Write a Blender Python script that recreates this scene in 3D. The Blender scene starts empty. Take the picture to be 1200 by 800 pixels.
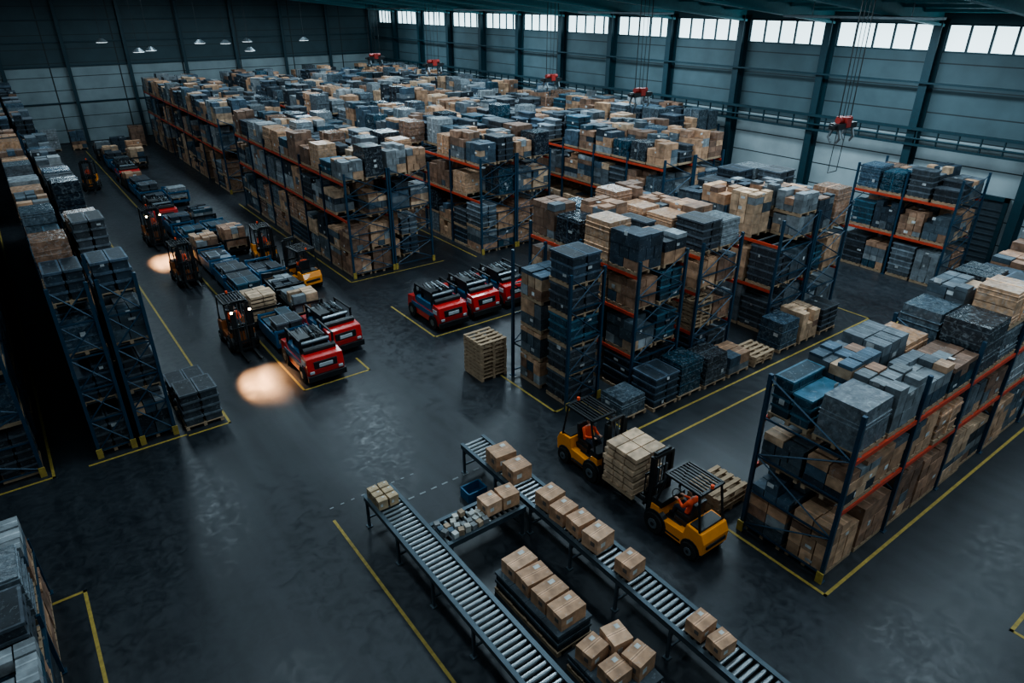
import bpy, math, random, bmesh
import numpy as np
from mathutils import Vector, Matrix
R=random.Random(7)
D=bpy.data
scene=bpy.context.scene
COL=scene.collection
scene.view_settings.view_transform='AgX'
try: scene.view_settings.look='AgX - Medium High Contrast'
except Exception: pass

# ------------------------------------------------------------ materials
def newmat(name):
    m=D.materials.new(name); m.use_nodes=True
    nt=m.node_tree; b=nt.nodes['Principled BSDF']
    return m,nt,b
def N(nt,t,**k):
    n=nt.nodes.new(t)
    for a,v in k.items(): setattr(n,a,v)
    return n
def simple(name,col,rough=.5,metal=0,var=.25,scale=6,bump=0,emit=None,es=0,coat=0):
    m,nt,b=newmat(name)
    tc=N(nt,'ShaderNodeTexCoord'); no=N(nt,'ShaderNodeTexNoise'); no.inputs['Scale'].default_value=scale; no.inputs['Detail'].default_value=4
    nt.links.new(tc.outputs['Object'],no.inputs['Vector'])
    mx=N(nt,'ShaderNodeMix',data_type='RGBA')
    mx.inputs[6].default_value=(*[c*(1-var) for c in col],1); mx.inputs[7].default_value=(*[min(1,c*(1+var)) for c in col],1)
    nt.links.new(no.outputs['Fac'],mx.inputs[0]); nt.links.new(mx.outputs[2],b.inputs['Base Color'])
    b.inputs['Roughness'].default_value=rough; b.inputs['Metallic'].default_value=metal
    if coat: b.inputs['Coat Weight'].default_value=coat
    if bump:
        bp=N(nt,'ShaderNodeBump'); bp.inputs['Strength'].default_value=bump; bp.inputs['Distance'].default_value=.02
        nt.links.new(no.outputs['Fac'],bp.inputs['Height']); nt.links.new(bp.outputs[0],b.inputs['Normal'])
    if emit:
        b.inputs['Emission Color'].default_value=(*emit,1); b.inputs['Emission Strength'].default_value=es
    return m
def attrmat(name,rough,bump,scale,glint_wear=0,gs=3.5,lo=.56,hi=.72):
    m,nt,b=newmat(name)
    at=N(nt,'ShaderNodeAttribute'); at.attribute_name='Col'
    tc=N(nt,'ShaderNodeTexCoord'); no=N(nt,'ShaderNodeTexNoise'); no.inputs['Scale'].default_value=scale; no.inputs['Detail'].default_value=5
    nt.links.new(tc.outputs['Object'],no.inputs['Vector'])
    mr=N(nt,'ShaderNodeMapRange'); mr.inputs[1].default_value=.3;mr.inputs[2].default_value=.7;mr.inputs[3].default_value=.6;mr.inputs[4].default_value=1.3
    nt.links.new(no.outputs['Fac'],mr.inputs[0])
    vm=N(nt,'ShaderNodeVectorMath',operation='SCALE'); nt.links.new(at.outputs['Color'],vm.inputs[0]); nt.links.new(mr.outputs[0],vm.inputs[3])
    out=vm.outputs[0]
    n2=N(nt,'ShaderNodeTexNoise'); n2.inputs['Scale'].default_value=gs; n2.inputs['Detail'].default_value=6; n2.inputs['Distortion'].default_value=2.0  # pale patches in base colour: painted glints on film, print wear on cartons
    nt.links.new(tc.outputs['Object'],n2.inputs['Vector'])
    r2=N(nt,'ShaderNodeMapRange'); r2.inputs[1].default_value=lo; r2.inputs[2].default_value=hi; r2.inputs[4].default_value=glint_wear
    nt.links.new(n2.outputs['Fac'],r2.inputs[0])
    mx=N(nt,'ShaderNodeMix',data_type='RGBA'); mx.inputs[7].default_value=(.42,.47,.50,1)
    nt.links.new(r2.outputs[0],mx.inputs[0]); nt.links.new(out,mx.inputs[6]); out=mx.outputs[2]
    nt.links.new(out,b.inputs['Base Color']); b.inputs['Roughness'].default_value=rough
    if bump:
        bp=N(nt,'ShaderNodeBump'); bp.inputs['Strength'].default_value=bump; bp.inputs['Distance'].default_value=.03
        nt.links.new(no.outputs['Fac'],bp.inputs['Height']); nt.links.new(bp.outputs[0],b.inputs['Normal'])
    return m
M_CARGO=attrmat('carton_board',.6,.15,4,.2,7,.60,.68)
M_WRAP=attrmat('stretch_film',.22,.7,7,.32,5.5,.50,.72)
M_WOOD=simple('pallet_wood',(.36,.25,.16),.75,0,.4,5,.2)
M_POST=simple('rack_post_blue',(.02,.055,.095),.4,.2)
M_BEAM=simple('rack_beam_red',(.55,.065,.03),.45,.1)
M_METAL=simple('steel_grey',(.22,.25,.27),.4,.8)
CM=[M_CARGO,M_WRAP,M_WOOD,M_POST,M_BEAM,M_METAL]
M_BLACK=simple('black_plastic',(.014,.016,.018),.4)
M_RUBBER=simple('tyre_rubber',(.01,.01,.01),.8)
M_ORANGE=simple('forklift_orange',(.85,.28,.02),.35,0,.12,5,0,coat=.3)
M_DKORANGE=simple('forklift_orange_dark',(.30,.09,.02),.45,0,.5,5,0)  # darker, mottled orange for the lane forklifts
M_RED=simple('machine_red',(.52,.022,.018),.35,0,.15,5,0,coat=.3)
M_BLUE=simple('cart_blue',(.02,.10,.20),.4,0,.2)
M_YEL=simple('floor_paint_yellow',(.34,.24,.05),.6,0,.6,9)
M_WHITE=simple('floor_paint_white',(.25,.27,.28),.6,0,.4,9)
M_ROLL=simple('roller_steel',(.34,.37,.39),.33,.85,.15,12)
M_CFRAME=simple('conveyor_frame',(.08,.105,.125),.4,.5)
M_COLUMN=simple('column_paint',(.015,.045,.060),.5,.2)
M_ROOF=simple('roof_sheet',(.10,.38,.42),.5,0)
M_RAFT=simple('roof_steel',(.08,.26,.30),.5,0)
M_LAMP=simple('headlamp',(1,.85,.6),.3,0,0,5,0,(1,.72,.42),25)
M_LED=simple('lamp_diffuser',(.8,.9,1),.4,0,0,5,0,(.8,.93,1),3)
M_SKIN=simple('skin',(.55,.32,.23),.5)
M_VEST=simple('hi_vis_orange',(.85,.09,.02),.6,0,.2)
M_TROUS=simple('work_trousers',(.02,.025,.04),.8)
M_HAIR=simple('hair_dark',(.02,.015,.012),.7)
M_WIN=simple('window_glazing',(.8,.85,.88),.4,0,.05,1,0,(.68,.92,1.0),2.2)
M_DECAL=simple('decal_white',(.45,.48,.5))

def floor_mat():
    m,nt,b=newmat('floor_concrete')
    g=N(nt,'ShaderNodeNewGeometry')
    n1=N(nt,'ShaderNodeTexNoise'); n1.inputs['Scale'].default_value=.35; n1.inputs['Detail'].default_value=8; n1.inputs['Roughness'].default_value=.6
    n2=N(nt,'ShaderNodeTexNoise'); n2.inputs['Scale'].default_value=3.0; n2.inputs['Detail'].default_value=8; n2.inputs['Distortion'].default_value=1.5
    mp=N(nt,'ShaderNodeMapping'); mp.inputs['Scale'].default_value=(1.6,.12,1)
    n3=N(nt,'ShaderNodeTexNoise'); n3.inputs['Scale'].default_value=1.5; n3.inputs['Detail'].default_value=6
    for n in (n1,n2): nt.links.new(g.outputs['Position'],n.inputs['Vector'])
    nt.links.new(g.outputs['Position'],mp.inputs[0]); nt.links.new(mp.outputs[0],n3.inputs['Vector'])
    a=N(nt,'ShaderNodeMath',operation='ADD'); nt.links.new(n1.outputs['Fac'],a.inputs[0]); nt.links.new(n2.outputs['Fac'],a.inputs[1])
    a2=N(nt,'ShaderNodeMath',operation='ADD'); nt.links.new(a.outputs[0],a2.inputs[0]); nt.links.new(n3.outputs['Fac'],a2.inputs[1])
    mr=N(nt,'ShaderNodeMapRange'); mr.inputs[1].default_value=1.1; mr.inputs[2].default_value=1.95
    nt.links.new(a2.outputs[0],mr.inputs[0])
    mx=N(nt,'ShaderNodeMix',data_type='RGBA'); mx.inputs[6].default_value=(.011,.014,.018,1); mx.inputs[7].default_value=(.034,.040,.047,1)
    nt.links.new(mr.outputs[0],mx.inputs[0]); nt.links.new(mx.outputs[2],b.inputs['Base Color'])
    r=N(nt,'ShaderNodeMapRange'); r.inputs[1].default_value=.3; r.inputs[2].default_value=.7; r.inputs[3].default_value=.30; r.inputs[4].default_value=.50
    nt.links.new(n2.outputs['Fac'],r.inputs[0]); nt.links.new(r.outputs[0],b.inputs['Roughness'])
    b.inputs['Specular IOR Level'].default_value=.45
    bp=N(nt,'ShaderNodeBump'); bp.inputs['Strength'].default_value=.08; bp.inputs['Distance'].default_value=.02
    nt.links.new(n2.outputs['Fac'],bp.inputs['Height']); nt.links.new(bp.outputs[0],b.inputs['Normal'])
    return m
def wall_mat(name,zs,low,high,vert):
    m,nt,b=newmat(name)
    g=N(nt,'ShaderNodeNewGeometry'); sp=N(nt,'ShaderNodeSeparateXYZ'); nt.links.new(g.outputs['Position'],sp.inputs[0])
    gt=N(nt,'ShaderNodeMath',operation='GREATER_THAN'); gt.inputs[1].default_value=zs; nt.links.new(sp.outputs['Z'],gt.inputs[0])
    mx=N(nt,'ShaderNodeMix',data_type='RGBA'); mx.inputs[6].default_value=(*low,1); mx.inputs[7].default_value=(*high,1); nt.links.new(gt.outputs[0],mx.inputs[0])
    def seam(sock,per,th):
        d=N(nt,'ShaderNodeMath',operation='DIVIDE'); d.inputs[1].default_value=per; nt.links.new(sock,d.inputs[0])
        fr=N(nt,'ShaderNodeMath',operation='FRACT'); nt.links.new(d.outputs[0],fr.inputs[0])
        l=N(nt,'ShaderNodeMath',operation='LESS_THAN'); l.inputs[1].default_value=th; nt.links.new(fr.outputs[0],l.inputs[0]); return l.outputs[0]
    s1=seam(sp.outputs['Z'],1.15,.05); s2=seam(sp.outputs[vert],5.6,.02)
    mm=N(nt,'ShaderNodeMath',operation='MAXIMUM'); nt.links.new(s1,mm.inputs[0]); nt.links.new(s2,mm.inputs[1])
    no=N(nt,'ShaderNodeTexNoise'); no.inputs['Scale'].default_value=.8; no.inputs['Detail'].default_value=6; nt.links.new(g.outputs['Position'],no.inputs['Vector'])
    mr=N(nt,'ShaderNodeMapRange'); mr.inputs[3].default_value=.6; mr.inputs[4].default_value=1.3; nt.links.new(no.outputs['Fac'],mr.inputs[0])
    vs=N(nt,'ShaderNodeVectorMath',operation='SCALE'); nt.links.new(mx.outputs[2],vs.inputs[0]); nt.links.new(mr.outputs[0],vs.inputs[3])
    m2=N(nt,'ShaderNodeMix',data_type='RGBA'); m2.inputs[7].default_value=(.02,.03,.035,1)
    nt.links.new(mm.outputs[0],m2.inputs[0]); nt.links.new(vs.outputs[0],m2.inputs[6]); nt.links.new(m2.outputs[2],b.inputs['Base Color'])
    b.inputs['Roughness'].default_value=.6
    return m

# ------------------------------------------------------------ mesh builder
class MB:
    def __init__(s): s.v=[];s.f=[];s.m=[];s.c=[]
    def box(s,x0,y0,z0,x1,y1,z1,m=0,c=(.5,.5,.5),tp=0,bottom=True):
        n=len(s.v)
        s.v+=[(x0,y0,z0),(x1,y0,z0),(x1,y1,z0),(x0,y1,z0),(x0+tp,y0+tp,z1),(x1-tp,y0+tp,z1),(x1-tp,y1-tp,z1),(x0+tp,y1-tp,z1)]
        F=[(n+4,n+5,n+6,n+7),(n,n+1,n+5,n+4),(n+1,n+2,n+6,n+5),(n+2,n+3,n+7,n+6),(n+3,n,n+4,n+7)]
        if bottom: F.append((n+3,n+2,n+1,n))
        s.f+=F; s.m+=[m]*len(F); s.c+=[c]*len(F)
    def rbox(s,cx,cy,z0,sx,sy,sz,ang,m=0,c=(.5,.5,.5)):
        n=len(s.v); s.box(-sx/2,-sy/2,z0,sx/2,sy/2,z0+sz,m,c)
        ca,sa=math.cos(ang),math.sin(ang)
        for i in range(n,len(s.v)):
            x,y,z=s.v[i]; s.v[i]=(cx+x*ca-y*sa,cy+x*sa+y*ca,z)
    def cyl(s,p0,p1,r,k=8,m=0,c=(.5,.5,.5),r2=None,caps=True):
        p0=Vector(p0);p1=Vector(p1);d=(p1-p0).normalized()
        u=d.orthogonal().normalized(); w=d.cross(u); n=len(s.v); r2=r if r2 is None else r2
        for p,rr in((p0,r),(p1,r2)):
            for i in range(k):
                a=2*math.pi*i/k+math.pi/k; q=p+(u*math.cos(a)+w*math.sin(a))*rr; s.v.append(tuple(q))
        for i in range(k):
            j=(i+1)%k; s.f.append((n+i,n+j,n+k+j,n+k+i)); s.m.append(m); s.c.append(c)
        if caps:
            s.f+= [tuple(n+i for i in range(k))[::-1],tuple(n+k+i for i in range(k))]; s.m+=[m]*2; s.c+=[c]*2
    def prism(s,prof,x0,x1,m=0,c=(.5,.5,.5)):
        n=len(s.v);k=len(prof)
        for x in(x0,x1):
            for (y,z) in prof: s.v.append((x,y,z))
        for i in range(k):
            j=(i+1)%k; s.f.append((n+i,n+k+i,n+k+j,n+j)); s.m.append(m); s.c.append(c)
        s.f+=[tuple(n+i for i in range(k)),tuple(n+k+i for i in range(k))[::-1]]; s.m+=[m]*2; s.c+=[c]*2
    def torus(s,c0,ax,Rr,r,m=0,k=16,j=6):
        ax=Vector(ax).normalized();u=ax.orthogonal().normalized();w=ax.cross(u);c0=Vector(c0);n=len(s.v)
        for i in range(k):
            a=2*math.pi*i/k; d=u*math.cos(a)+w*math.sin(a)
            for q in range(j):
                b=2*math.pi*q/j; s.v.append(tuple(c0+d*(Rr+r*math.cos(b))+ax*r*math.sin(b)))
        for i in range(k):
            for q in range(j):
                s.f.append((n+i*j+q,n+((i+1)%k)*j+q,n+((i+1)%k)*j+(q+1)%j,n+i*j+(q+1)%j)); s.m.append(m); s.c.append((.5,.5,.5))
    def mesh(s,name,mats,swap=False,smooth=False):
        v=s.v;f=s.f
        if swap: v=[(y,x,z) for x,y,z in v]; f=[t[::-1] for t in f]
        me=D.meshes.new(name); me.from_pydata(v,[],f)
        for mt in mats: me.materials.append(mt)
        me.polygons.foreach_set('material_index',s.m)
        cnt=np.array([len(t) for t in f]); cc=np.ones((len(f),4),dtype=np.float32); cc[:,:3]=np.array(s.c,dtype=np.float32)
        a=me.color_attributes.new('Col','FLOAT_COLOR','CORNER'); a.data.foreach_set('color',np.repeat(cc,cnt,axis=0).ravel())
        if smooth: me.polygons.foreach_set('use_smooth',[True]*len(f))
        me.update(); return me
    def obj(s,name,mats,parent=None,swap=False,bevel=0,smooth=False):
        if not s.f: return None
        o=D.objects.new(name,s.mesh(name+'_mesh',mats,swap,smooth)); COL.objects.link(o)
        if parent: o.parent=parent
        if bevel:
            b=o.modifiers.new('bevel','BEVEL'); b.width=bevel; b.segments=2; b.limit_method='ANGLE'
        return o
def empty(name,loc=(0,0,0),rz=0):
    e=D.objects.new(name,None); COL.objects.link(e); e.location=loc; e.rotation_euler=(0,0,rz); e.empty_display_size=.3; return e
def inst(o,name,parent):
    q=D.objects.new(name,o.data); COL.objects.link(q); q.parent=parent
    for md in o.modifiers:
        b=q.modifiers.new('bevel','BEVEL'); b.width=md.width;b.segments=2;b.limit_method='ANGLE'
    return q

# ------------------------------------------------------------ room shell
XW=38.3; YB=77; XL=-9; YF=-10
mb=MB(); mb.box(XL,YF,-.2,XW,YB,0); mb.obj('floor',[floor_mat()])
WR=wall_mat('cladding_side',5.75,(.34,.40,.42),(.075,.120,.138),'Y')
WB=wall_mat('cladding_back',6.6,(.25,.31,.33),(.035,.07,.085),'X')
mb=MB(); mb.box(XW,YF,0,XW+.3,YB,9.7); mb.box(XW,YF,11.0,XW+.3,YB,11.5)
cols=[16.6+5.6*i for i in range(-4,11)]
mb.obj('wall_right',[WR])
mb=MB(); mb.box(XL-.3,YB,0,XW+.3,YB+.3,14.6); mb.obj('wall_back',[WB])
mb=MB(); mb.box(XL-.3,YF,0,XL,YB,12.8); mb.obj('wall_left',[WR])
mb=MB(); mb.box(XL-.3,YF-.3,0,XW+.3,YF,14.6); mb.obj('wall_front',[WB])
wn=1
for i in range(-1,len(cols)):
    y0=(cols[i] if i>=0 else YF)+.28; y1=(cols[i+1] if i+1<len(cols) else YB)-.28
    if y1-y0<.6: continue
    mb=MB(); mb.box(XW+.12,y0,9.72,XW+.16,y1,10.98,0)
    for k in range(6):
        yy=y0+(y1-y0)*k/5; mb.box(XW+.04,yy-.05,9.7,XW+.2,yy+.05,11.0,1)
    mb.box(XW+.02,y0,9.68,XW+.2,y1,9.78,1); mb.box(XW+.02,y0,10.92,XW+.2,y1,11.0,1)
    mb.obj('window_%d'%wn,[M_WIN,M_COLUMN]); wn+=1
mb=MB()
for y in cols:
    mb.box(XW-.55,y-.2,0,XW-.5,y+.2,11.2); mb.box(XW-.5,y-.04,0,XW-.05,y+.04,11.2); mb.box(XW-.05,y-.28,0,XW+.28,y+.28,11.2)
mb.obj('steel_column',[M_COLUMN])
mb=MB()
for z,w in((6.1,.14),(5.35,.1),(8.3,.08)):
    mb.box(XW-.75,YF+.1,z,XW-.58,YB-.5,z+w)
mb.cyl((XW-.7,YF+.1,5.7),(XW-.7,YB-.5,5.7),.05,8)
for i in range(0,86):
    mb.box(XW-.72,YF+.2+i,5.4,XW-.62,YF+i+.25,6.1)
mb.obj('cable_tray',[M_COLUMN])
mb=MB()
for i in range(-2,8):
    x=2.1+5*i
    mb.box(x-.15,YB-.4,0,x+.15,YB-.35,13); mb.box(x-.03,YB-.35,0,x+.03,YB-.02,13)
for z in(3.5,6.6,8.6,10.4): mb.box(XL,YB-.12,z,XW-.6,YB-.02,z+.12)
mb.obj('steel_column',[M_COLUMN])
RX=8
def rz(x): return 11.45+.1*(XW-x) if x>=RX else 11.45+.1*(XW-RX)-.1*(RX-x)
mb=MB()
for xa,xb in((XL-.3,RX),(RX,XW+.3)):
    n=len(mb.v); 
    for x in(xa,xb):
        for y in(YF-.3,YB+.3):
            for dz in(0,.2): mb.v.append((x,y,rz(x)+dz))
    q=lambda a,b,c_:n+a*4+b*2+c_
    F=[(q(0,0,0),q(0,1,0),q(1,1,0),q(1,0,0)),(q(0,0,1),q(1,0,1),q(1,1,1),q(0,1,1)),(q(0,0,0),q(1,0,0),q(1,0,1),q(0,0,1)),(q(0,1,0),q(0,1,1),q(1,1,1),q(1,1,0))]
    mb.f+=F; mb.m+=[0]*4; mb.c+=[(.5,.5,.5)]*4
mb.obj('ceiling',[M_ROOF])
mb=MB()
for y in cols:
    for xa,xb in((XL,RX),(RX,XW-.2)):
        za,zb=rz(xa),rz(xb)
        mb.prism([(xa,za-.62),(xb,zb-.62),(xb,zb-.5),(xa,za-.5)],y-.16,y+.16)
        mb.prism([(xa,za-.5),(xb,zb-.5),(xb,zb),(xa,za)],y-.03,y+.03)
mb.obj('roof_rafter',[M_RAFT],swap=True)
mb=MB()
for i in range(24):
    x=XL+1+i*2
    if x<XW-.5: mb.box(x-.05,YF,rz(x)-.16,x+.05,YB,rz(x)-.02)
mb.obj('roof_purlin',[M_RAFT])
mb=MB(); mb.box(XW-.06,11.7,0,XW-.01,15.7,3.3,0)
for i in range(10): mb.box(XW-.1,11.7,.3*i+.1,XW-.06,15.7,.3*i+.16,0)
mb.box(XW-.14,11.5,0,XW-.02,11.7,3.5,1);mb.box(XW-.14,15.7,0,XW-.02,15.9,3.5,1);mb.box(XW-.14,11.5,3.3,XW-.02,15.9,3.5,1)
mb.obj('door_1',[M_CFRAME,M_COLUMN])

# floor markings
mb=MB(); z=.006
def ln(x0,y0,x1,y1,w=.075,m=0):
    mb.box(min(x0,x1)-w/2,min(y0,y1)-w/2,0,max(x0,x1)+w/2,max(y0,y1)+w/2,z,m)
ln(3.6,19.9,3.6,72); ln(2.4,19.9,3.6,19.9)
ln(6.25,20.4,6.25,72); ln(6.25,20.4,8.7,20.4); ln(8.7,20.4,8.7,21.5)
ln(12,21.3,12,25); ln(12,21.3,17.2,21.3)
ln(11.8,28.7,11.8,46); ln(11.8,28.7,16.9,28.7); ln(18.6,28.2,18.6,46)
ln(12.3,14.2,12.3,17.2); ln(13.4,11.9,27.6,11.9); ln(12.3,14.2,13.4,14.2);ln(13.4,14.2,13.4,11.9); ln(27.6,11.9,27.6,17)
ln(13.4,11.0,30,11.0)
ln(12.3,4.7,12.3,7.8); ln(12.3,4.7,30,4.7); ln(11.9,8.4,11.9,10.2,.09)
ln(4.4,4,4.4,13.6); ln(-1.1,9,-1.1,14.8); ln(-1.7,14.8,-1.1,14.8)
ln(14.6,.5,14.6,1.8); ln(14.6,1.8,18,1.8)
ln(-.3,20.0,2.3,20.0); ln(-3,20.0,-1.2,20.0); ln(-1.2,20,-1.2,60)
for i in range(9): mb.box(6.0+i*.35,13.2,0,6.18+i*.35,13.25,z,1)
for i in range(9): mb.box(4.5+i*.3,14.1,0,4.6+i*.3,14.14,z,1)
mb.obj('floor_marking',[M_YEL,M_WHITE])

# ------------------------------------------------------------ cargo
DARK=[(.014,.022,.032),(.022,.036,.052),(.015,.045,.068),(.038,.046,.055),(.024,.030,.038)]
GREY=[(.10,.118,.135),(.16,.18,.195),(.24,.26,.275),(.065,.088,.108),(.05,.085,.12)]
BROWN=[(.40,.23,.14),(.46,.28,.175),(.30,.17,.11),(.19,.11,.075),(.48,.32,.21)]
def jit(c,a=.18):
    k=1+R.uniform(-a,a); return tuple(max(0,q*k) for q in c)
def pallet(mb,cx,cy,z,w,d,lod=1,c=(.3,.22,.15)):
    if lod:
        for i in (-1,0,1): mb.box(cx+i*(w/2-.06)-.05,cy-d/2,z,cx+i*(w/2-.06)+.05,cy+d/2,z+.1,2,c)
        n=5
        for i in range(n):
            y=cy-d/2+(d-.12)*i/(n-1); mb.box(cx-w/2,y,z+.1,cx+w/2,y+.12,z+.13,2,c)
    else: mb.box(cx-w/2,cy-d/2,z+.03,cx+w/2,cy+d/2,z+.13,2,c)
def label(mb,x,y,z,w,d,h):
    s=R.choice((0,1,1,2)); lw=R.uniform(.08,.2); lh=R.uniform(.06,.14); g=R.uniform(.3,.65); c=(g,g*1.02,g*1.03)
    zz=z+h*R.uniform(.2,.7)
    if s==0: xx=x+R.uniform(-.3,.3)*w; mb.box(xx-lw/2,y-d/2-.006,zz,xx+lw/2,y-d/2,zz+lh,0,c)
    elif s==1: yy=y+R.uniform(-.3,.3)*d; mb.box(x-w/2-.006,yy-lw/2,zz,x-w/2,yy+lw/2,zz+lh,0,c)
    else: xx=x+R.uniform(-.3,.3)*w;yy=y+R.uniform(-.3,.3)*d; mb.box(xx-lw/2,yy-lh/2,z+h,xx+lw/2,yy+lh/2,z+h+.006,0,c)
def load(mb,cx,cy,z,w,d,h,kind,lod=1):
    pallet(mb,cx,cy,z,w,d,lod); z+=.13; h-=.13
    if kind=='crate':
        n=max(1,round(h/.27)); hl=h/n; b=R.choice(DARK+DARK+GREY[:1])
        for l in range(n):
            jx=R.uniform(-.015,.015)
            for i in range(2):
                if l==n-1 and R.random()<.15: continue
                c=jit(b,.35); x0=cx-w/2+i*w/2+.012+jx; x1=x0+w/2-.024; zz=z+l*hl
                mb.box(x0+.03,cy-d/2+.03,zz,x1-.03,cy+d/2-.03,zz+hl*.78,0,c)
                mb.box(x0,cy-d/2,zz+hl*.74,x1,cy+d/2,zz+hl*.97,0,tuple(q*2.2+.012 for q in c))
                if lod:
                    if l==n-1: mb.box(x0+.05,cy-d/2+.05,zz+hl*.97,x1-.05,cy+d/2-.05,zz+hl*.98,0,tuple(q*.7 for q in c))
                    for yy in (-.25,.25): mb.box(x0+.015,cy+yy*d-.02,zz,x1-.015,cy+yy*d+.02,zz+hl*.75,0,tuple(q*1.4 for q in c))
            if R.random()<.6: label(mb,cx+jx,cy,z+l*hl,w-.02,d,hl*.95)
    elif kind in('carton','cartong','mixed'):
        b=R.choice(BROWN if kind=='carton' else GREY+DARK[:2]); P=BROWN+GREY+DARK[:3] if kind=='mixed' else None
        t0=z; top=z+h
        while t0<top-.12:
            hl=min(R.uniform(.22,.42),top-t0)
            if top-t0-hl<.12: hl=top-t0
            last=t0+hl>top-.05
            nx=R.choice((2,2,3)) if lod else 2; ny=R.choice((2,3,3)) if lod else 2
            if P: b=R.choice(P)
            for i in range(nx):
                for j in range(ny):
                    if last and R.random()<.2: continue
                    c=jit(b,.3) if R.random()<.85 else jit(R.choice(BROWN+GREY),.2); x0=cx-w/2+i*w/nx; y0=cy-d/2+j*d/ny; g=R.uniform(.003,.018)
                    t=t0+hl-.008-(R.uniform(0,.06) if last else 0)
                    mb.box(x0+g,y0+g,t0,x0+w/nx-g,y0+d/ny-g,t,0,c,0,False)
                    if lod and last:
                        mb.box(x0+g,y0+d/ny/2-.02,t,x0+w/nx-g,y0+d/ny/2+.02,t+.003,0,tuple(min(1,q*1.5+.02) for q in c))
            if R.random()<.7: label(mb,cx,cy,t0,w-.02,d-.01,hl*.9)
            t0+=hl
    elif kind=='pale':
        n=6; hl=h/n
        for l in range(n):
            jx=R.uniform(-.03,.03); jy=R.uniform(-.03,.03)
            for i in range(2):
                for j in range(3):
                    c=jit((.52,.36,.24),.22); x0=cx-w/2+i*w/2+.015+jx; y0=cy-d/2+j*d/3+.015+jy
                    mb.box(x0,y0,z+l*hl,x0+w/2-.03,y0+d/3-.03,z+(l+1)*hl-.07,0,c)
            if l<n-1: mb.box(cx-w/2+.09,cy-d/2+.09,z+(l+1)*hl-.07,cx+w/2-.09,cy+d/2-.09,z+(l+1)*hl,0,(.05,.035,.03))
    elif kind=='pallets':
        n=max(1,int(h/.15))
        for l in range(n): pallet(mb,cx+R.uniform(-.02,.02),cy+R.uniform(-.02,.02),z+l*.15,w,d,1)
    else:
        n=R.choice((1,2,2,3)); hl=h/n; b=R.choice(BROWN[:4]+GREY[:2] if kind=='wrapb' else DARK+GREY+GREY[3:])
        for l in range(n):
            c=jit(b,.25); g=R.uniform(0,.05)
            mb.box(cx-w/2+g,cy-d/2+g,z+l*hl,cx+w/2-g,cy+d/2-g,z+(l+1)*hl-.02,1,c,R.uniform(0,.03))
            if lod:
                for q in range(2):
                    zz=z+(l+R.uniform(.15,.8))*hl; mb.box(cx-w/2+g-.006,cy-d/2+g-.006,zz,cx+w/2-g+.006,cy+d/2-g+.006,zz+.02,1,tuple(q_*1.8+.02 for q_ in b))
        if R.random()<.5:
            mb.box(cx-w/2-.004,cy-.03,z,cx+w/2+.004,cy+.03,z+h-.01,1,tuple(q*2 for q in b))
        for _ in range(3):
            if R.random()<.7: label(mb,cx,cy,z,w-.04,d,h*.8)
KINDS={'dark':['crate']*5+['wrap']*3+['cartong']*3+['mixed']*2+['wrapb'],
 'mid':['crate']*3+['wrap']*3+['cartong']*3+['carton']*3+['wrapb']*2+['mixed']*3,
 'warm':['carton']*5+['cartong']+['wrapb']*3+['wrap','crate','mixed','mixed'],
 'brown':['carton']*4+['wrapb','pallets']}
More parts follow.
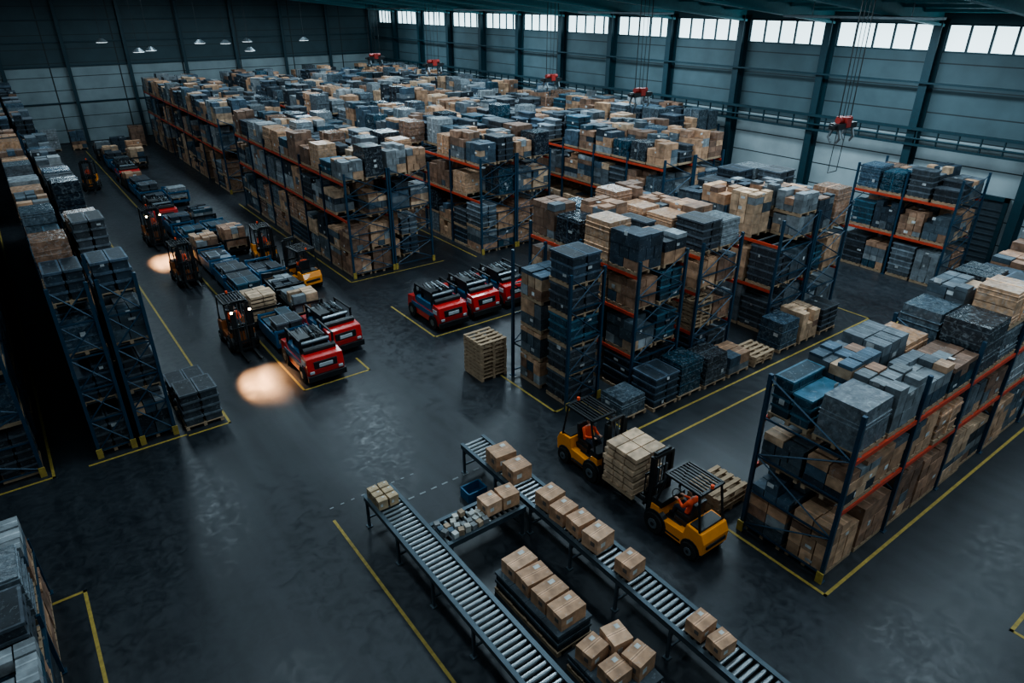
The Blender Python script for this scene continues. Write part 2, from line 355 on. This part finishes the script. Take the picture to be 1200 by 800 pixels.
def rack(name,x0,x1,y0,y1,swap=False,bay=2.7,lv=(0,2.8,4.55),hl=(2.5,1.5,1.45),posth=5.0,nx=2,ny=2,pals=('warm','mid','mid'),lod=1,mod=2,beam=4,fill=.95,post=.09,tall=None,extra=None):
    par=empty(name,((y0+y1)/2,(x0+x1)/2,0) if swap else ((x0+x1)/2,(y0+y1)/2,0))
    ox,oy=(x0+x1)/2,(y0+y1)/2
    X0,X1,Y0,Y1=x0-ox,x1-ox,y0-oy,y1-oy
    nb=max(1,round((Y1-Y0)/bay)); bl=(Y1-Y0)/nb; nm=max(1,nx//mod); mw=(X1-X0)/nm
    f=MB(); hp=post/2
    for i in range(nb+1):
        y=Y0+i*bl
        for k in range(nm):
            xa=X0+k*mw+hp+.02; xb=X0+(k+1)*mw-hp-.02
            for x in(xa,xb):
                f.box(x-hp,y-hp,0,x+hp,y+hp,posth,3); f.box(x-hp-.04,y-hp-.04,0,x+hp+.04,y+hp+.04,.02,3)
            nz=int(posth/1.0)
            if i in(0,nb) or lod:
                for q in range(nz):
                    za=.2+q*(posth-.3)/nz; zb=.2+(q+1)*(posth-.3)/nz
                    f.cyl((xa if q%2 else xb,y,za),(xb if q%2 else xa,y,zb),.025,4,3)
                    if i==0 and lod and not swap: f.cyl((xb if q%2 else xa,y,za),(xa if q%2 else xb,y,zb),.02,4,3)
                    f.box(xa,y-.02,za-.02,xb,y+.02,za+.02,3)
            if i in(0,):
                for x in(xa,xb): f.box(x-.08,y-.11,0,x+.08,y-.07,.3,6)
            if i<nb:
                for z in lv:
                    if z>0:
                        for x in(xa,xb): f.box(x-.03,y+hp,z-.12,x+.03,y+bl-hp,z-.01,beam)
                        for q in range(4):
                            yy=y+bl*(q+.5)/4; f.box(xa,yy-.04,z-.04,xb,yy+.04,z-.005,5)
    f.obj('frame',CM+[M_YEL],par,swap)
    g=MB(); cw=(X1-X0)/nx; cl=(bl-.12)/ny
    for i in range(nb):
        for j in range(ny):
            cy=Y0+i*bl+.06+(j+.5)*cl
            for k in range(nx):
                cx=X0+(k+.5)*cw
                for z,h,p in zip(lv,hl,pals):
                    if R.random()>fill: continue
                    if tall and z==lv[-1] and cy+oy>tall[0]: h=tall[1]
                    kind=R.choice(KINDS[p]); hh=h*(R.uniform(.75,1.0) if z<lv[-1] else R.uniform(.65,1.08))
                    w=cw*R.uniform(.86,.94); d=cl*R.uniform(.9,.96)
                    if hh>1.75:
                        load(g,cx,cy,z,w,d,hh*.5,kind,lod); load(g,cx,cy,z+hh*.5+.01,w,d,hh*.5,kind if R.random()<.7 else R.choice(KINDS[p]),lod)
                    else: load(g,cx+R.uniform(-.03,.03),cy+R.uniform(-.03,.03),z,w,d,hh,kind,lod)
    if extra:
        for (x,y,h,kd) in extra:
            z=0
            while z<h-.4: load(g,x-ox,y-oy,z,1.2,1.1,1.03,kd,1); z+=1.04
    g.obj('pallet_loads',CM,par,swap)
    return par
LV=(0,1.65,3.2,4.7);LH=(1.45,1.35,1.3,1.4)
for a,b in((20.3,46),(49,73)):
    lo=1 if a<30 else 0
    rack('pallet_rack',-.05,.98,a,b,lv=LV,hl=LH,posth=5.3,nx=1,mod=1,pals=('dark','dark','mid','mid'),beam=3,lod=lo)
    rack('pallet_rack',1.1,2.15,a,b,lv=LV,hl=LH,posth=5.3,nx=1,mod=1,pals=('dark','dark','dark','dark'),beam=3,lod=lo)
    rack('pallet_rack',-3.5,-1.35,a,b,lv=LV,hl=LH,posth=5.0,nx=2,mod=2,pals=('dark','dark','dark','dark'),beam=3,lod=0)
rack('pallet_rack',-3.9,-1.7,10.2,15.2,lv=(0,1.3),hl=(1.2,1.2),posth=1.6,nx=2,mod=2,pals=('mid','dark'),beam=3,post=.07)
for (xa,xb,near) in((12.1,16.6,29.1),(19.0,23.6,28.3),(26.0,30.6,22.5),(33.0,37.2,28)):
    rack('pallet_rack',xa,xb,near,45.5,nx=4,mod=2,lod=1 if xa<25 else 0,pals=('warm','mid','mid'))
    rack('pallet_rack',xa,xb,49,73,nx=4,mod=2,lod=0,pals=('warm','mid','mid'))
rack('pallet_rack',12.6,14.1,14.1,17.0,bay=2.9,ny=1,nx=1,mod=1,lv=(0,),hl=(5.6,),posth=4.7,pals=('dark',),fill=0,extra=((13.4,14.75,5.3,'crate'),(13.4,16.2,4.3,'mixed')))
rack('pallet_rack',14.9,17.2,13.5,19,bay=2.75,nx=2,ny=2,lv=(0,1.5,3.0,4.3),hl=(1.35,1.35,1.2,1.35),posth=4.8,pals=('mid','dark','mid','mid'))
rack('pallet_rack',17.9,20.1,13.5,19,bay=2.75,nx=2,ny=2,lv=(0,1.5,3.0,4.3),hl=(1.35,1.35,1.15,1.35),posth=4.8,pals=('dark','brown','brown','warm'))
rack('pallet_rack',22.6,27.4,13.6,18.8,bay=2.6,nx=4,ny=2,lv=(0,1.9,3.7),hl=(1.7,1.6,1.8),posth=4.7,pals=('dark','mid','mid'))
rack('pallet_rack',33.2,36.0,11.9,16.6,bay=2.35,nx=2,ny=2,lv=(0,2.0,3.8),hl=(1.7,1.6,1.4),posth=5.0,pals=('dark','mid','dark'))
rack('pallet_rack',4.95,7.25,12.6,29.4,swap=True,bay=2.8,nx=2,ny=2,lv=(0,2.0,3.35),hl=(1.75,1.2,1.3),posth=4.5,pals=('warm','mid','mid'),tall=(18.8,2.0))
rack('pallet_rack',-1.6,.9,15.4,24,swap=True,bay=2.8,nx=2,ny=2,lv=(0,1.6),hl=(1.4,1.3),posth=2.4,pals=('dark','dark'))
def loose(name,x,y,w,d,h,kind,z=0):
    g=MB(); load(g,0,0,0,w,d,h,kind,1); o=g.obj(name,CM); o.location=(x,y,z); return o
for (x,y,h,k) in((14.1,12.95,.75,'wrap'),(15.4,12.8,1.2,'crate'),(16.65,12.8,1.3,'wrap'),(17.9,12.75,1.15,'wrap'),(19.2,12.75,.8,'mixed'),(20.6,12.7,.5,'pallets'),(22.3,12.8,1.2,'wrap'),(23.6,12.8,1.3,'carton'),(25,12.8,1.1,'crate'),
   (2.95,20.7,1.25,'crate'),(2.95,22.2,.9,'crate'),(9.3,66,1.5,'carton'),(8.6,69,1.4,'cartong'),(10.6,72,1.8,'carton'),(6,73.5,1.6,'cartong'),(4,74,1.8,'wrap')):
    loose('loaded_pallet',x,y,1.15,1.05,h,k)
loose('pallet_stack',12.0,17.75,1.1,1.1,1.55,'pallets')
loose('pallet_stack',13.0,8.3,1.2,1.0,.6,'pallets')

# ------------------------------------------------------------ forklift
def FMs(m): return [m,M_BLACK,M_RUBBER,M_METAL,M_LAMP,M_VEST,M_BLUE]
FM=FMs(M_ORANGE); FS=.87
def forklift_parts():
    p={}
    b=MB()
    b.prism([(-1.12,.34),(-1.14,.72),(-1.02,.98),(-.5,1.02),(-.42,.66),(.42,.60),(.5,.92),(.78,.92),(.86,.32),(.62,.22),(-.9,.22)],-.53,.53,0)
    b.box(-.4,-1.17,.5,.4,-1.1,.62,1); b.box(-.45,-.95,.99,.45,-.55,1.05,1)
    b.box(-.35,-.2,.62,.35,.4,.66,1)
    b.box(-.5,.42,.9,.5,.8,1.12,1)
    for sx in(-1,1):
        b.cyl((sx*.36,.58,.34),(sx*.55,.58,.34),.42,16,1); b.cyl((sx*.36,-.72,.28),(sx*.55,-.72,.28),.33,16,1)
        b.box(sx*.53-.02,-.35,.3,sx*.53+.06,.2,.36,1)
    p['chassis']=(b,.03)
    b=MB()
    for sx in(-1,1):
        for y,r in((.58,.33),(-.72,.26)):
            b.cyl((sx*.42,y,r),(sx*.62,y,r),r,20,2); b.cyl((sx*.6,y,r),(sx*.635,y,r),r*.5,14,3); b.cyl((sx*.63,y,r),(sx*.65,y,r),r*.2,8,1)
    p['wheels']=(b,.015)
    b=MB()
    for sx in(-1,1):
        b.cyl((sx*.48,.66,1.0),(sx*.46,.35,2.12),.035,6,1); b.cyl((sx*.48,-.92,.98),(sx*.46,-.72,2.12),.035,6,1)
        b.box(sx*.46-.035,-.8,2.1,sx*.46+.035,.45,2.17,1)
        b.box(sx*.38-.06,.4,1.98,sx*.38+.06,.5,2.08,3)
    b.box(-.46,.38,2.1,.46,.46,2.17,1); b.box(-.46,-.8,2.1,.46,-.72,2.17,1)
    for i in range(7): x=-.36+i*.12; b.box(x-.022,-.75,2.12,x+.022,.42,2.16,1)
    b.cyl((0,-.76,2.17),(0,-.76,2.27),.05,10,5)
    p['overhead_guard']=(b,0)
    b=MB()
    b.box(-.25,-.42,.8,.25,.08,.98,1); b.prism([(-.45,.95),(-.34,.95),(-.42,1.5),(-.52,1.5)],-.24,.24,1)
    b.cyl((0,.5,1.0),(0,.32,1.25),.03,8,1); b.torus((0,.31,1.26),(0,-.55,.8),.17,.018,1)
    b.box(-.3,-.5,.6,.3,.1,.82,1)
    p['seat_and_steering']=(b,.02)
    b=MB()
    for sx in(-1,1):
        b.box(sx*.36-.05,.9,.08,sx*.36+.05,1.06,2.3,1); b.box(sx*.27-.035,.94,.2,sx*.27+.035,1.06,2.42,1)
        b.cyl((sx*.18,.95,.2),(sx*.18,.95,1.9),.035,8,3)
    for z in(.25,1.2,2.25): b.box(-.38,.9,z,.38,.97,z+.1,1)
    b.box(-.3,.95,2.34,.3,1.03,2.42,1)
    for sx in(-1,1): b.box(sx*.07-.015,1.0,.4,sx*.07+.015,1.03,2.3,3)
    p['mast']=(b,0)
    b=MB()
    for z in(.05,.4): b.box(-.48,1.08,z,.48,1.14,z+.09,1)
    for sx in(-1,1):
        b.box(sx*.27-.06,1.14,0,sx*.27+.06,1.19,.55,1); b.box(sx*.27-.06,1.14,0,sx*.27+.06,2.25,.045,1)
    b.box(-.5,1.1,1.1,.5,1.14,1.16,1)
    for i in range(6): x=-.48+i*.192; b.box(x-.015,1.1,.45,x+.015,1.13,1.12,1)
    p['fork_carriage']=(b,0)
    return p
PARTS=forklift_parts(); FIRST={}
def forklift(x,y,rz_,fork=.08,lights=False,driver=True,dark=False):
    e=empty('forklift',(x,y,0),rz_); e.scale=(FS,FS,FS)
    for k,(b,bv) in PARTS.items():
        kk=(k,dark)
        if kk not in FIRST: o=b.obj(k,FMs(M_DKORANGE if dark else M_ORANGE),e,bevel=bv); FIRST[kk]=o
        else: o=inst(FIRST[kk],k,e)
        if k=='fork_carriage': o.location=(0,0,fork)
    if lights:
        for sx in(-.38,.38):
            L=D.lights.new('headlight','SPOT'); L.energy=1000; L.color=(1,.50,.22); L.spot_size=math.radians(38); L.spot_blend=.9; L.shadow_soft_size=.08
            o=D.objects.new('headlight',L); COL.objects.link(o); o.parent=e; o.location=(sx,1.25,1.95); o.rotation_euler=(math.radians(52),0,sx*.1)
            h=MB(); h.box(-.07,-.1,-.06,.07,.0,.06,1); h.cyl((0,0,0),(0,.02,0),.055,10,4); ho=h.obj('headlamp_housing',FM,e); ho.location=(sx,1.15,1.98)
    if driver: drv(x,y,rz_)
    return e
DM=[]
def drv(x,y,rz_):
    if not DM:
        V=[(0,-.22,1.0),(0,-.24,1.2),(0,-.24,1.4),(0,-.23,1.52),
           (.11,-.18,1.0),(.15,.2,1.04),(.15,.27,.72),(.15,.4,.68),(-.11,-.18,1.0),(-.15,.2,1.04),(-.15,.27,.72),(-.15,.4,.68),
           (.19,-.23,1.42),(.25,-.1,1.2),(.14,.14,1.24),(.12,.22,1.26),(-.19,-.23,1.42),(-.25,-.1,1.2),(-.14,.14,1.24),(-.12,.22,1.26)]
        E=[(0,1),(1,2),(2,3),(0,4),(4,5),(5,6),(6,7),(0,8),(8,9),(9,10),(10,11),(2,12),(12,13),(13,14),(14,15),(2,16),(16,17),(17,18),(18,19)]
        RR=[.15,.15,.16,.06,.1,.075,.055,.05,.1,.075,.055,.05,.07,.05,.036,.034,.07,.05,.036,.034]
        for sx,hi in((1,15),(-1,19)):
            for k in range(5):
                a=V[hi]; n=len(V); dx=(k-2)*.018 if k<4 else -.035*sx; L=(.05,.06,.055,.045,.03)[k]
                V.append((a[0]+dx,a[1]+.03,a[2]+.01)); V.append((a[0]+dx,a[1]+.03+L*.6,a[2]-.0)); V.append((a[0]+dx,a[1]+.025+L*.7,a[2]-.035))
                E+=[(hi,n),(n,n+1),(n+1,n+2)]; RR+=[.011,.009,.008]
        me=D.meshes.new('driver_skel'); me.from_pydata(V,E,[]); o=D.objects.new('driver_skel',me); COL.objects.link(o)
        m=o.modifiers.new('skin','SKIN'); s=o.modifiers.new('sub','SUBSURF'); s.levels=1; s.render_levels=1
        for i,r in enumerate(RR): me.skin_vertices[0].data[i].radius=(r,r*.8 if i<3 else r)
        me.skin_vertices[0].data[0].use_root=True
        dg=bpy.context.evaluated_depsgraph_get(); ev=D.meshes.new_from_object(o.evaluated_get(dg)); D.objects.remove(o)
        ev.materials.clear()
        for mt in(M_VEST,M_TROUS,M_SKIN,M_BLACK): ev.materials.append(mt)
        for pg in ev.polygons:
            c=pg.center; pg.use_smooth=True
            if c.z<1.0+.12*(c.y>-.1): mi=1
            elif c.y>.16 and c.z>1.15: mi=2
            elif c.z>1.5: mi=2
            else: mi=0
            if c.z<.74: mi=3
            pg.material_index=mi
        DM.append(ev)
        bm=bmesh.new(); bmesh.ops.create_uvsphere(bm,u_segments=20,v_segments=14,radius=.1)
        for v in bm.verts:
            v.co.z*=1.22; v.co.x*=.82
            if v.co.z<-.03: v.co.x*=1+ (v.co.z+.03)*2.2
            if v.co.y>.07 and abs(v.co.x)<.02 and -.03<v.co.z<.02: v.co.y+=.02
        for f_ in bm.faces:
            c=f_.calc_center_median(); f_.smooth=True
            f_.material_index=1 if (c.z>.045 or (c.y<-.02 and c.z>-.06)) else 0
        for sx in(-1,1):
            for (px,py,pz,r,mi) in((.032*sx,.086,.012,.011,2),(.08*sx,0,-.005,.02,0)):
                g=bmesh.ops.create_uvsphere(bm,u_segments=8,v_segments=6,radius=r,matrix=Matrix.Translation((px,py,pz)))
                for v in g['verts']:
                    for ff in v.link_faces: ff.material_index=mi
        g=bmesh.ops.create_cube(bm,size=1,matrix=Matrix.Translation((0,.086,-.055))@Matrix.Diagonal((.04,.02,.008,1)))
        for v in g['verts']:
            for ff in v.link_faces: ff.material_index=3
        hm=D.meshes.new('driver_head'); bm.to_mesh(hm); bm.free()
        for mt in(M_SKIN,M_HAIR,M_BLACK,M_RED): hm.materials.append(mt)
        DM.append(hm)
    e=empty('forklift_driver',(x,y,0),rz_); e.scale=(FS,FS,FS)
    b=D.objects.new('body',DM[0]); COL.objects.link(b); b.parent=e
    h=D.objects.new('head',DM[1]); COL.objects.link(h); h.parent=e; h.location=(0,-.2,1.67)
forklift(11.2,7.95,0,.55)
forklift(11.3,11.4,math.pi,.08)
loose('loaded_pallet',11.2,9.75,1.1,1.1,1.3,'pale',.525)
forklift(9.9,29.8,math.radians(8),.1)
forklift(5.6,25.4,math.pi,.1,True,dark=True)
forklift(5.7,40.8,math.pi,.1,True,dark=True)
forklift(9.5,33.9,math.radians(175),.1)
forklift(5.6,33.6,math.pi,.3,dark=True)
forklift(4.7,56.5,math.radians(170),.1)

# ------------------------------------------------------------ tow tractors & carts
TP={}
def tractor(x,y,rz_=0):
    e=empty('tow_tractor',(x,y,0),rz_)
    if not TP:
        b=MB()
        b.prism([(-1.3,.25),(-1.36,.6),(-1.28,1.02),(-.85,1.08),(-.7,.72),(.55,.72),(.8,.9),(1.25,.85),(1.3,.3),(1.1,.22),(-1.1,.22)],-.66,.66,0)
        b.box(-.7,-1.42,.2,.7,-1.3,.42,1); b.box(-.42,-1.36,.62,.42,-1.3,.9,1)
        b.box(-.6,-1.39,.48,-.44,-1.33,.58,6); b.box(.44,-1.39,.48,.6,-1.33,.58,6)
        b.box(-.25,-1.385,.68,.25,-1.355,.82,6)
        for sx in(-1,1):
            b.box(sx*.67-.02,-.9,.5,sx*.67+.02,.9,.7,5); b.box(sx*.67-.02,-1.15,.72,sx*.67+.03,-.85,.9,6)
        TP['body']=b.obj('body',[M_RED,M_BLACK,M_RUBBER,M_METAL,M_LAMP,M_BLUE,M_DECAL],e,bevel=.04)
        b=MB()
        for sx in(-1,1):
            for yy in(-.85,.85): b.cyl((sx*.5,yy,.3),(sx*.72,yy,.3),.3,18,2); b.cyl((sx*.7,yy,.3),(sx*.735,yy,.3),.14,10,3)
        TP['wheels']=b.obj('wheels',FM,e)
        b=MB()
        b.box(-.62,-.65,.72,.62,.7,.98,6); b.box(-.5,-.4,.98,-.1,.35,1.42,1); b.box(.05,-.45,.98,.5,.1,1.3,1)
        b.cyl((-.58,-.85,1.14),(.58,-.85,1.14),.12,12,1); b.cyl((-.5,-.55,1.3),(.5,-.55,1.3),.07,12,3); b.cyl((-.5,.85,1.05),(.5,.85,1.05),.18,12,1); b.cyl((-.5,.45,1.3),(.5,.45,1.3),.09,12,3)
        b.torus((.1,-.15,1.45),(0,.5,1),.17,.02,1)
        for sx in(-1,1): b.box(sx*.6-.03,-.7,.98,sx*.6+.03,-.62,1.5,1); b.box(sx*.6-.03,.6,.9,sx*.6+.03,.68,1.5,1); b.box(sx*.6-.03,-.7,1.46,sx*.6+.03,.68,1.52,1)
        for q in range(6): b.cyl((-.4+q*.17,-.3,1.35),(-.3+q*.13,.5,1.45),.035,6,3 if q%2 else 1)
        for q in range(4): b.box(-.5+q*.28,.15,1.0,-.32+q*.28,.38,1.2+.06*(q%2),3 if q%2 else 1)
        b.box(-.3,.95,.95,.3,1.15,1.1,3)
        TP['engine_and_seat']=b.obj('engine_and_seat',FM,e)
    else:
        for k,o in TP.items(): inst(o,k,e)
for i,x in enumerate((13.0,14.75,16.5)): tractor(x,22.8+.15*i)
tractor(7.15,21.8); tractor(8.55,23.4,.05)
tractor(6.9,44.5)
tractor(7.2,57)
def cart(x,y,kind,h,wagon_blue=True):
    e=empty('cargo_cart',(x,y,0),R.uniform(-.03,.03)); b=MB()
    b.box(-.6,-.95,.28,.6,.95,.42,0)
    for sx in(-1,1):
        for yy in(-.7,.7): b.cyl((sx*.45,yy,.15),(sx*.55,yy,.15),.15,12,1)
        b.box(sx*.58-.03,-.95,.42,sx*.58+.03,.95,.8,0)
        b.box(sx*.58-.05,-1.0,.4,sx*.58+.05,-.92,1.0,0);b.box(sx*.58-.05,.92,.4,sx*.58+.05,1.0,1.0,0)
    b.box(-.6,-.98,.9,.6,-.93,.98,0); b.box(-.6,.93,.9,.6,.98,.98,0)
    b.cyl((0,.95,.32),(0,1.12,.3),.03,6,2)
    b.obj('wagon',[M_BLUE if wagon_blue else M_BLACK,M_RUBBER,M_METAL],e)
    g=MB(); load(g,0,-.46,.43,1.03,.85,h,kind,1); load(g,0,.46,.43,1.03,.85,h*R.uniform(.6,1),kind,1); g.obj('cart_load',CM,e)
for (x,y,k,h) in((7.05,24.4,'crate',.8),(6.95,26.9,'pale',1.1),(8.5,26.4,'mixed',.9),(8.6,28.7,'mixed',.6),(7.1,29.3,'crate',.8),(7.2,31.5,'crate',.7),(8.6,31.0,'crate',.6),(7.2,33.9,'crate',.7),
   (7.2,36.2,'carton',1.0),(8.7,36.6,'carton',1.1),(7.2,38.6,'crate',.8),(8.6,39.0,'crate',.7),(7.1,41.3,'crate',.9),(8.5,42,'mixed',.9),(7.1,47.3,'cartong',.8),(7.2,49.8,'crate',1.),(8.6,48.6,'wrap',.8),
   (7.2,52.2,'crate',.8),(7.1,54.5,'carton',.9),(7.3,59.9,'wrap',1.),(7.2,62.3,'crate',1.),(7.3,64.8,'carton',1.1),(7.1,67.3,'cartong',1.1),(8.7,62,'carton',1.2)):
    cart(x,y,k,h,k in('crate','wrap'))

# ------------------------------------------------------------ conveyors
def conveyor(x0,x1,y0,y1,zt,swap=False,name='roller_conveyor'):
    ox,oy=(x0+x1)/2,(y0+y1)/2; e=empty(name,(oy,ox,0) if swap else (ox,oy,0))
    X=(x1-x0)/2;Y=(y1-y0)/2; b=MB()
    for sx in(-1,1):
        b.box(sx*X-.03,-Y,zt-.14,sx*X+.03,Y,zt+.02,0); b.box(sx*X-.05,-Y,zt+.01,sx*X+.05,Y,zt+.03,0)
    n=max(2,int(2*Y/1.5)+1)
    for i in range(n):
        y=-Y+.1+(2*Y-.2)*i/(n-1)
        for sx in(-1,1):
            b.box(sx*X-.03,y-.03,0,sx*X+.03,y+.03,zt-.14,0); b.box(sx*X-.07,y-.07,0,sx*X+.07,y+.07,.02,0)
        b.box(-X,y-.02,.25,X,y+.02,.3,0); b.box(-X,y-.02,zt-.3,X,y+.02,zt-.25,0)
    b.obj('frame',[M_CFRAME],e,swap)
    b=MB(); k=int(2*Y/.15)
    for i in range(k):
        y=-Y+(i+.5)*2*Y/k; b.cyl((-X+.03,y,zt-.045),(X-.03,y,zt-.045),.045,10,0)
    b.obj('rollers',[M_ROLL],e,swap,smooth=False)
    b=MB(); b.box(-X+.03,-Y,zt-.16,X-.03,Y,zt-.13); b.obj('belt_tray',[M_BLACK],e,swap)
conveyor(5.05,5.75,3.2,13.0,.92)
conveyor(8.2,8.9,2.6,13.4,.92)
conveyor(10.35,11.15,5.85,8.1,.84,swap=True)
def carton(x,y,z,sx,sy,sz,a=0,col=None,name='cardboard_box'):
    c=jit(col or R.choice(((.50,.28,.165),(.45,.255,.15),(.54,.32,.20))),.1); b=MB()
    b.box(-sx/2,-sy/2,0,sx/2,sy/2,sz,0,c)
    tc=tuple(q*1.3+.03 for q in c)
    b.box(-sx/2-.001,-.035,sz,sx/2+.001,.035,sz+.002,0,tc)
    for s in(-1,1):
        b.box(s*sx/2-.002 if s>0 else -sx/2-.003,-.035,sz*.7,sx/2+.003 if s>0 else -sx/2+.002,.035,sz,0,tc)
    b.box(-sx/2,-.005,sz+.002,sx/2,.005,sz+.004,0,tuple(q*.35 for q in c))
    b.box(-sx*.3,-sy/2-.003,sz*.35,-sx*.05,-sy/2,sz*.65,0,(.6,.6,.58)); b.box(sx*.1,sy*.15,sz,sx*.32,sy*.36,sz+.003,0,(.55,.55,.53))
    b.box(-sx/2-.003,-sy*.3,sz*.4,-sx/2,-sy*.05,sz*.7,0,(.12,.1,.09))
    o=b.obj(name,CM); o.location=(x,y,z); o.rotation_euler=(0,0,a); return o
zc=.952
for (x,y,s) in((8.55,12.0,.62),(8.55,11.3,.58),(8.55,9.95,.55),(8.5,9.38,.52),(8.55,8.84,.52),(8.55,8.25,.55),(8.55,7.25,.5),(8.52,5.3,.45),(8.5,4.8,.42)):
    carton(x,y,zc,s,s*.88,s*.72,R.uniform(-.08,.08))
for (x,y,s) in((7.3,10.75,.44),(7.8,10.72,.46)): carton(x,y,.872,s,s,s*.8,R.uniform(-.1,.1))
for i in range(2):
    for j in range(3): carton(5.2+i*.28,12.3+j*.24,zc,.24,.2,.26,R.uniform(-.1,.1),(.42,.30,.18))
g=MB()
for i in range(7):
    for j in range(4):
        if R.random()<.9:
            c=R.choice([(.4,.4,.38),(.35,.25,.17),(.08,.12,.16),(.5,.47,.42),(.2,.2,.2)]); h=R.uniform(.08,.2)
            g.rbox(5.95+i*.17,10.45+j*.18,.872,.13,.14,h,R.uniform(-.4,.4),0,c)
g.obj('small_parcels',CM)
b=MB()
b.box(-.28,-.2,0,.28,.2,.03);
for s in(-1,1): b.box(s*.28-.02,-.2,0,s*.28+.02,.2,.3); b.box(-.28,s*.2-.02,0,.28,s*.2+.02,.3)
o=b.obj('plastic_bin',[M_BLUE]); o.location=(7.85,12.3,0)
def crates(px,py,sx,sy,h,boxes):
    g=MB(); pallet(g,0,0,0,sx,sy)
    k=max(1,round(sy/.5))
    for i in range(k):
        for q in range(2):
            zz=.13+q*(h-.13)/2; y0=-sy/2+i*sy/k
            g.box(-sx/2+.04,y0+.02,zz,sx/2-.04,y0+sy/k-.02,zz+(h-.13)/2-.06,0,(.02,.03,.04)); g.box(-sx/2+.01,y0+.005,zz+(h-.13)/2-.07,sx/2-.01,y0+sy/k-.005,zz+(h-.13)/2,0,(.055,.07,.085))
    o=g.obj('crate_pallet',CM); o.location=(px,py,0)
    for (bx,by,w,d,hh,a) in boxes: carton(px+bx,py+by,h+.003,w,d,hh,a)
crates(6.85,8.15,.95,2.2,.6,[(0,-.8+.53*i,.66,.47,.36,R.uniform(-.07,.07)) for i in range(4)])
crates(6.95,6.0,1.15,1.5,.45,[(-.25,.4,.5,.42,.36,.1),(.3,.3,.45,.5,.4,-.15),(-.22,-.2,.48,.45,.33,0),(.3,-.3,.5,.45,.42,.12)])

# ------------------------------------------------------------ hanging hoists
M_HRED=simple('hoist_red',(.25,.02,.015),.5)
def hoist(x,y,z,s=1.,ch=1.3):
    e=empty('overhead_hoist',(x,y,z)); b=MB(); r=rz(x)-z-.3
    b.box(-.6*s,-.2*s,0,.6*s,.2*s,.2*s,1); b.box(-.75*s,-.12*s,.05*s,.75*s,.12*s,.16*s,1)
    b.cyl((-.42*s,0,.3*s),(.42*s,0,.3*s),.11*s,12,0); b.box(-.15*s,-.22*s,.05*s,.15*s,.22*s,.4*s,0)
    for sx in(-1,1):
        b.prism([(-.16*s,-.0),(-.26*s,-.3*s),(-.12*s,-.5*s),(-.1*s,-.45*s),(-.18*s,-.28*s),(-.08*s,0)],sx*.45*s-.04*s,sx*.45*s+.04*s,2)
        b.prism([(.16*s,-.0),(.26*s,-.3*s),(.12*s,-.5*s),(.1*s,-.45*s),(.18*s,-.28*s),(.08*s,0)],sx*.45*s-.04*s,sx*.45*s+.04*s,2)
        b.cyl((sx*.4*s,0,.2*s),(sx*.4*s,0,r),.022,5,1)
        b.cyl((sx*.1*s,0,.2*s),(sx*.15*s,0,r),.014,5,1)
        b.cyl((sx*.3*s,0,0),(sx*.3*s,.05,-ch*s),.014,5,1)
    b.cyl((-.3*s,.05,-ch*s),(.3*s,.05,-ch*s),.02,5,1)
    b.obj('hoist_body',[M_HRED,M_BLACK,M_METAL],e)
hoist(26.3,14.1,7.6,1.05,1.6); hoist(28.9,27.2,7.3,1.1,.8); hoist(30.9,37.2,7.15,1.1,.7); hoist(31.4,53.4,7,1.3,.6); hoist(31.4,64.3,6.9,1.3,.6)
def hlamp(x,y,z):
    e=empty('pendant_lamp',(x,y,z)); b=MB()
    b.cyl((0,0,.3),(0,0,rz(x)-z-.1),.015,5,0); b.cyl((0,0,0),(0,0,.3),.5,14,1,r2=.15); b.cyl((0,0,-.02),(0,0,0),.42,14,2)
    b.obj('lamp_shade',[M_BLACK,M_METAL,M_LED],e)
for q in((9.2,68.9,8.9),(11.4,66.6,8.2),(12.6,68,8.2),(16.3,66.7,8.7),(18.5,67,8.6),(20.2,66,8.0),(21,69,8.6),(26,68,8.6)): hlamp(*q)

# ------------------------------------------------------------ ceiling light fixtures, some added as fill
def strip(x,y,p,l=9,w=1.2):
    z=rz(x)-.75
    e=empty('ceiling_and_fill_light',(x,y,z)); b=MB(); b.box(-w/2,-l/2,.02,w/2,l/2,.12,0); b.cyl((0,-l/3,.12),(0,-l/3,.7),.02,5,0); b.cyl((0,l/3,.12),(0,l/3,.7),.02,5,0)
    b.obj('housing',[M_METAL],e)
    L=D.lights.new('light_panel','AREA'); L.shape='RECTANGLE'; L.size=w; L.size_y=l; L.energy=p; L.color=(.70,.89,1.0)
    o=D.objects.new('light_panel',L); COL.objects.link(o); o.parent=e; o.location=(0,0,0)
for x,px in((-4,.28),(4,.5),(14,1.0),(24,1.2),(33,1.1)):  # leftmost column is added fill for the dark left side
    for y,py in((-5,.6),(6,.65),(18,1.0),(33,1.05),(48,1.05),(64,.95)):  # front row is added to light the rack faces towards the camera
        strip(x,y,760*px*py,7)
w=D.worlds.new('world'); scene.world=w; w.use_nodes=True
w.node_tree.nodes['Background'].inputs[0].default_value=(.5,.75,.9,1); w.node_tree.nodes['Background'].inputs[1].default_value=.5

cam=D.cameras.new('camera'); co=D.objects.new('camera',cam); COL.objects.link(co)
co.location=(0,0,12); co.rotation_euler=(math.radians(90)-math.atan(400/795),0,math.radians(-36.6))
cam.lens=23.85; cam.sensor_width=36; cam.clip_end=300; cam.clip_start=.05
scene.camera=co
